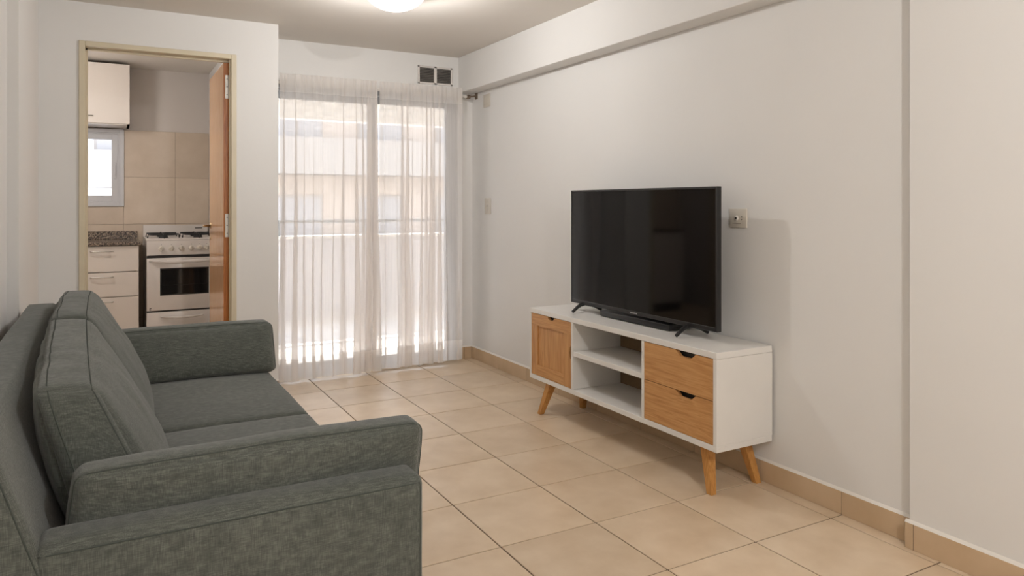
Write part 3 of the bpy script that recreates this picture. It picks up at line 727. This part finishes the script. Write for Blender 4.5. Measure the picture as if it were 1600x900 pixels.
# panelled door
door = empty('door', (0, 0, 0)); door.parent = ts
py0, py1 = 3.4385, 3.722
a0, a1, c0, c1 = 3.3655, SY1 - 0.0195, 0.226, 0.590
bs = MB()
nz = 0.022
bs.prism([(a1 + oy, c1 - 0.068), (a0 + oy, c1 - 0.068), (a0 + oy, c1), (3.535 + oy, c1), (3.548 + oy, c1 - 0.014), (3.562 + oy, c1 - 0.018), (3.585 + oy, c1 - 0.018), (3.600 + oy, c1 - 0.014), (3.612 + oy, c1), (a1 + oy, c1)], 'x', SX0 + 0.001 + ox, SX0 + 0.018 + ox)
bs.build('top_rail', M['woodY'], door)
SBd = lambda n, y0, y1, z0, z1, m, x0=SX0 + 0.001, x1=SX0 + 0.018: BX(n, x0 + ox, x1 + ox, y0 + oy, y1 + oy, z0, z1, m, door, 0.0008)
SBd('bottom_rail', py0, py1, c0, c0 + 0.062, M['woodY'])
SBd('stile', py1, a1, c0, c1 - 0.068, M['woodZ'])
b = MB(); zc = 0.424
b.prism([(a0 + oy, c0), (py0 + oy, c0), (py0 + oy, c1 - 0.068), (a0 + oy, c1 - 0.068), (a0 + oy, zc + 0.038), (a0 + 0.012 + oy, zc + 0.028), (a0 + 0.016 + oy, zc), (a0 + 0.012 + oy, zc - 0.028), (a0 + oy, zc - 0.038)], 'x', SX0 + 0.001 + ox, SX0 + 0.018 + ox)
b.build('stile', M['woodZ'], door)
SBd('inset_panel', py0 - 0.004, py1 + 0.004, c0 + 0.058, c1 - 0.064, M['woodZ'], SX0 + 0.009, SX0 + 0.014)
# legs
def leg(x, y, dx, dy):
    ht = SZ0; b = MB()
    P4 = []
    V = []
    wt_, wb = 0.0235, 0.015
    for (cx, cy, z, w_) in ((x, y, 0.0, wb), (x - dx, y - dy, ht, wt_)):
        for sx_, sy_ in ((-1, -1), (1, -1), (1, 1), (-1, 1)): V.append((cx + sx_ * w_ + ox, cy + sy_ * w_ + oy, z))
    F = [(3, 2, 1, 0), (4, 5, 6, 7), (0, 1, 5, 4), (1, 2, 6, 5), (2, 3, 7, 6), (3, 0, 4, 7)]
    o = pyd('leg', V, F, M['leg'], ts)
    md = o.modifiers.new('bevel', 'BEVEL'); md.width = 0.002; md.segments = 2
    return o
leg(2.268, 2.325, -0.030, -0.055); leg(2.540, 2.325, 0.030, -0.055)
leg(2.248, 3.705, -0.035, 0.070); leg(2.540, 3.690, 0.030, 0.060)

# ---------------------------------------------------------------- television
TVa = 0.0
tv = empty('television', (2.410, 3.010, 0.6205), TVa); tag(tv, 'black flat-screen television switched off on the white stand', 'television')
TW = 0.591; TZ0, TZ1 = 0.047, 0.705   # half width, heights above stand top
bz = MB()
bz.box(-0.016, 0.012, -TW, -TW + 0.012, TZ0, TZ1, 0.002); bz.box(-0.016, 0.012, TW - 0.010, TW, TZ0, TZ1, 0.002)
bz.box(-0.016, 0.012, -TW + 0.012, TW - 0.010, TZ1 - 0.010, TZ1, 0.002); bz.box(-0.016, 0.012, -TW + 0.012, TW - 0.010, TZ0, TZ0 + 0.021, 0.002)
bz.build('bezel', M['bezel'], tv, 'auto')
BX('screen', -0.0135, -0.009, -TW + 0.011, TW - 0.009, TZ0 + 0.020, TZ1 - 0.009, M['screen'], tv)
BX('rear_cover', -0.008, 0.014, -TW + 0.011, TW - 0.009, TZ0 + 0.004, TZ1 - 0.004, M['black'], tv)
BX('rear_housing', 0.014, 0.050, -0.40, 0.40, TZ0 + 0.03, 0.42, M['black'], tv, 0.012, 2)
lg = MB()
for k in range(7): lg.box(-0.0172, -0.0158, 0.030 - k * 0.0085 - 0.003, 0.030 - k * 0.0085 + 0.003, TZ0 + 0.007, TZ0 + 0.014)
lg.build('maker_mark', M['logo'], tv)
def tvfoot(y):
    b = MB()
    for sx_, xe, yy in ((-1, -0.085, 0.0), (1, 0.115, 0.0)):
        pts = [(sx_ * 0.002, y, TZ0 + 0.004), (sx_ * 0.03, y, TZ0 - 0.003), (xe * 0.6, y, TZ0 - 0.014), (xe * 0.9, y, 0.014), (xe, y, 0.0085)]
        b.tube(pts, [0.012, 0.011, 0.010, 0.009, 0.008], 10)
    return b.build('foot', M['black'], tv, 'auto')
tvfoot(0.470); tvfoot(-0.398)
sb = empty('set_top_box', (2.470, 3.035, 0.6205)); tag(sb, 'flat black box lying under the television on the stand', 'set-top box')
BX('casing', -0.070, 0.085, -0.285, 0.285, 0.003, 0.034, M['black'], sb, 0.005, 2)
for x in (-0.05, 0.065):
    for y in (-0.25, 0.25): MB().tube([(x, y, 0), (x, y, 0.004)], 0.008, 8).build('foot', M['gap'], sb)

# ---------------------------------------------------------------- sofa
sofa = empty('sofa', (0.19, 2.83, 0)); tag(sofa, 'grey-green fabric two-seat sofa with loose arm bolsters against the left wall', 'sofa')
SO = Vector((0.19, 2.83, 0))
def soft_fn(C, size, r, puff, wr, seed):
    """C: 8 corners keyed by (i,j,k) in {0,1}; returns map from cube surface (u,v,w in -1..1) to world"""
    hx, hy, hz = [s_ / 2 for s_ in size]
    def fn(u, v, w_):
        p = [u * hx, v * hy, w_ * hz]; H = [hx, hy, hz]
        q = [max(-(H[i] - r), min(H[i] - r, p[i])) for i in range(3)]
        d = Vector([p[i] - q[i] for i in range(3)])
        n = d.normalized() if d.length > 1e-9 else Vector((0, 0, 0))
        if d.length > 1e-9: pp = Vector(q) + n * r
        else: pp = Vector(p)
        a = [u, v, w_]
        for i in range(3):
            j, k = (i + 1) % 3, (i + 2) % 3
            if puff[i]:
                e = (1 - a[j] ** 2) ** 0.7 * (1 - a[k] ** 2) ** 0.7 if abs(a[j]) < 1 and abs(a[k]) < 1 else 0
                pp[i] += puff[i] * e * a[i]
        t = [(pp[i] / H[i] + 1) / 2 for i in range(3)]
        out = Vector((0, 0, 0))
        for i in (0, 1):
            for j in (0, 1):
                for k in (0, 1):
                    wgt = (t[0] if i else 1 - t[0]) * (t[1] if j else 1 - t[1]) * (t[2] if k else 1 - t[2])
                    out += Vector(C[(i, j, k)]) * wgt
        if wr:
            nz = noise.noise(out * 5.5 + Vector((seed, 0, 0))) * 0.6 + noise.noise(Vector((out.x * 7, out.y * 16, out.z * 9)) + Vector((seed, 3, 1))) * 0.4
            c_ = (out - sum((Vector(x) for x in C.values()), Vector((0, 0, 0))) / 8).normalized()
            out += c_ * nz * wr
        return out
    return fn
def soft(name, C, size, r, puff=(0, 0, 0), wr=0.0, seed=0, n=(24, 24, 12), seams=(), parent=sofa, origin=SO):
    fn = soft_fn(C, size, r, puff, wr, seed)
    V = {}; verts = []; faces = []
    def vid(a):
        k = tuple(round(x, 6) for x in a)
        if k not in V: V[k] = len(verts); verts.append(tuple(fn(*a) - origin))
        return V[k]
    def grid(m, H):
        # denser near the ends so that the rounded edge is smooth
        rr = r / H; g_ = [-1 + rr * (1 - math.cos(t_ * PI / 2 / 4)) for t_ in range(0, 4)]
        inner = [-1 + rr + (2 - 2 * rr) * i / m for i in range(m + 1)]
        return g_ + inner + [-x for x in reversed(g_)]
    G = [grid(n[i], size[i] / 2) for i in range(3)]
    for ax in range(3):
        j, k = (ax + 1) % 3, (ax + 2) % 3
        for sgn in (-1, 1):
            for a in range(len(G[j]) - 1):
                for b_ in range(len(G[k]) - 1):
                    q = []
                    for (da, db) in ((0, 0), (1, 0), (1, 1), (0, 1)):
                        c_ = [0, 0, 0]; c_[ax] = sgn; c_[j] = G[j][a + da]; c_[k] = G[k][b_ + db]; q.append(vid(c_))
                    if sgn < 0: q.reverse()
                    if len(set(q)) >= 3: faces.append(tuple(dict.fromkeys(q)))
    o = pyd(name, verts, faces, M['fabric'], parent, True)
    if seams:
        b = MB()
        for (pts, closed) in seams:
            # drop seams onto the surface
            b.tube([fn(*p) - origin for p in pts], 0.0017, 6, closed=closed)
        b.build('seam', M['seam'], o, True)
    return o
def ring(ax, val, e=1.0, m=28):
    """closed loop of points round the cube on plane ax=val (val just inside the edge)"""
    j, k = (ax + 1) % 3, (ax + 2) % 3; out = []
    sides = [((-1, -1), (1, -1)), ((1, -1), (1, 1)), ((1, 1), (-1, 1)), ((-1, 1), (-1, -1))]
    for (p, q) in sides:
        for i in range(m):
            t_ = i / m; c_ = [0, 0, 0]; c_[ax] = val; c_[j] = p[0] + (q[0] - p[0]) * t_; c_[k] = p[1] + (q[1] - p[1]) * t_; out.append(tuple(c_))
    return (out, True)
def line(p, q, m=30): return ([tuple(p[i] + (q[i] - p[i]) * t_ / m for i in range(3)) for t_ in range(m + 1)], False)
def corners(x0b, x1b, x0t, x1t, y0, y1, zb, zt, y0t=None, y1t=None):
    y0t = y0 if y0t is None else y0t; y1t = y1 if y1t is None else y1t
    return {(0, 0, 0): (x0b, y0, zb), (1, 0, 0): (x1b, y0, zb), (0, 1, 0): (x0b, y1, zb), (1, 1, 0): (x1b, y1, zb),
            (0, 0, 1): (x0t, y0t, zt), (1, 0, 1): (x1t, y0t, zt), (0, 1, 1): (x0t, y1t, zt), (1, 1, 1): (x1t, y1t, zt)}
YN, YFa = 1.72, 3.94; AT = 0.118
soft('back', corners(-0.318, 0.045, -0.318, -0.205, YN, YFa, 0.07, 0.795), (0.24, YFa - YN, 0.72), 0.028, (0.006, 0.003, 0.006), 0.003, 1, (8, 40, 16),
     seams=(line((-0.86, -1, -1), (-0.86, -1, 1)), line((0.86, -1, -0.25), (0.86, -1, 1))))
def arm(y0, y1, sg):
    soft('arm', corners(-0.13, 0.702, -0.13, 0.702, y0, y1, 0.07, 0.562), (0.83, AT, 0.49), 0.026, (0.0, 0.004, 0.010), 0.0015, 2, (30, 6, 14),
         seams=(line((-1, sg * 1, 0.93), (0.975, sg * 1, 0.93)), line((0.975, sg * 1, 0.93), (0.975, sg * 1, -1))))
arm(YN, YN + AT, -1); arm(YFa - AT, YFa, 1)
soft('base', corners(-0.02, 0.675, -0.02, 0.675, YN + AT, YFa - AT, 0.07, 0.285), (0.69, 1.98, 0.215), 0.018, (0, 0, 0), 0, 3, (6, 10, 4))
YM = 2.885
def seat(y0, y1, sd):
    soft('seat_cushion', corners(-0.06, 0.695, -0.06, 0.695, y0, y1, 0.285, 0.432), (0.755, y1 - y0, 0.147), 0.030, (0.006, 0.0, 0.018), 0.006, sd, (26, 30, 6),
         seams=(ring(2, 0.62),))
seat(YN + AT, YM, 4); seat(YM + 0.001, YFa - AT, 5)
def backcushion(y0, y1, sd):
    C = corners(-0.075, 0.150, -0.175, -0.050, y0, y1, 0.425, 0.862)
    if sd == 11:
        C[(0, 0, 1)] = (-0.155, y0 + 0.03, 0.822); C[(1, 0, 1)] = (-0.020, y0 + 0.03, 0.815); C[(1, 0, 0)] = (0.165, y0, 0.425); C[(0, 0, 0)] = (-0.05, y0, 0.425)
    soft('back_cushion', C, (0.19, y1 - y0, 0.45), 0.032, (0.055, 0.028, 0.020), 0.017, sd, (12, 48, 28),
         seams=(ring(0, 0.80), ring(0, -0.55)))
backcushion(1.955, 2.845, 11); backcushion(2.86, 3.735, 17)
def bolster(near):
    if near: C = corners(-0.085, 0.735, -0.065, 0.730, 1.850, 1.985, 0.442, 0.672, 1.792, 1.895)
    else: C = corners(-0.075, 0.715, -0.060, 0.705, 3.610, 3.815, 0.438, 0.665, 3.705, 3.830)
    soft('arm_cushion', C, (0.80, 0.13, 0.235), 0.028, (0.006, 0.026, 0.012), 0.006, 21 if near else 23, (44, 8, 14), seams=(ring(1, -0.80 if near else -0.8),))
bolster(True); bolster(False)
for x in (-0.24, 0.62):
    for y in (1.80, 3.86): MB().box(x - 0.025 - SO.x, x + 0.025 - SO.x, y - 0.025 - SO.y, y + 0.025 - SO.y, 0, 0.085, 0.004).build('foot', M['black'], sofa)
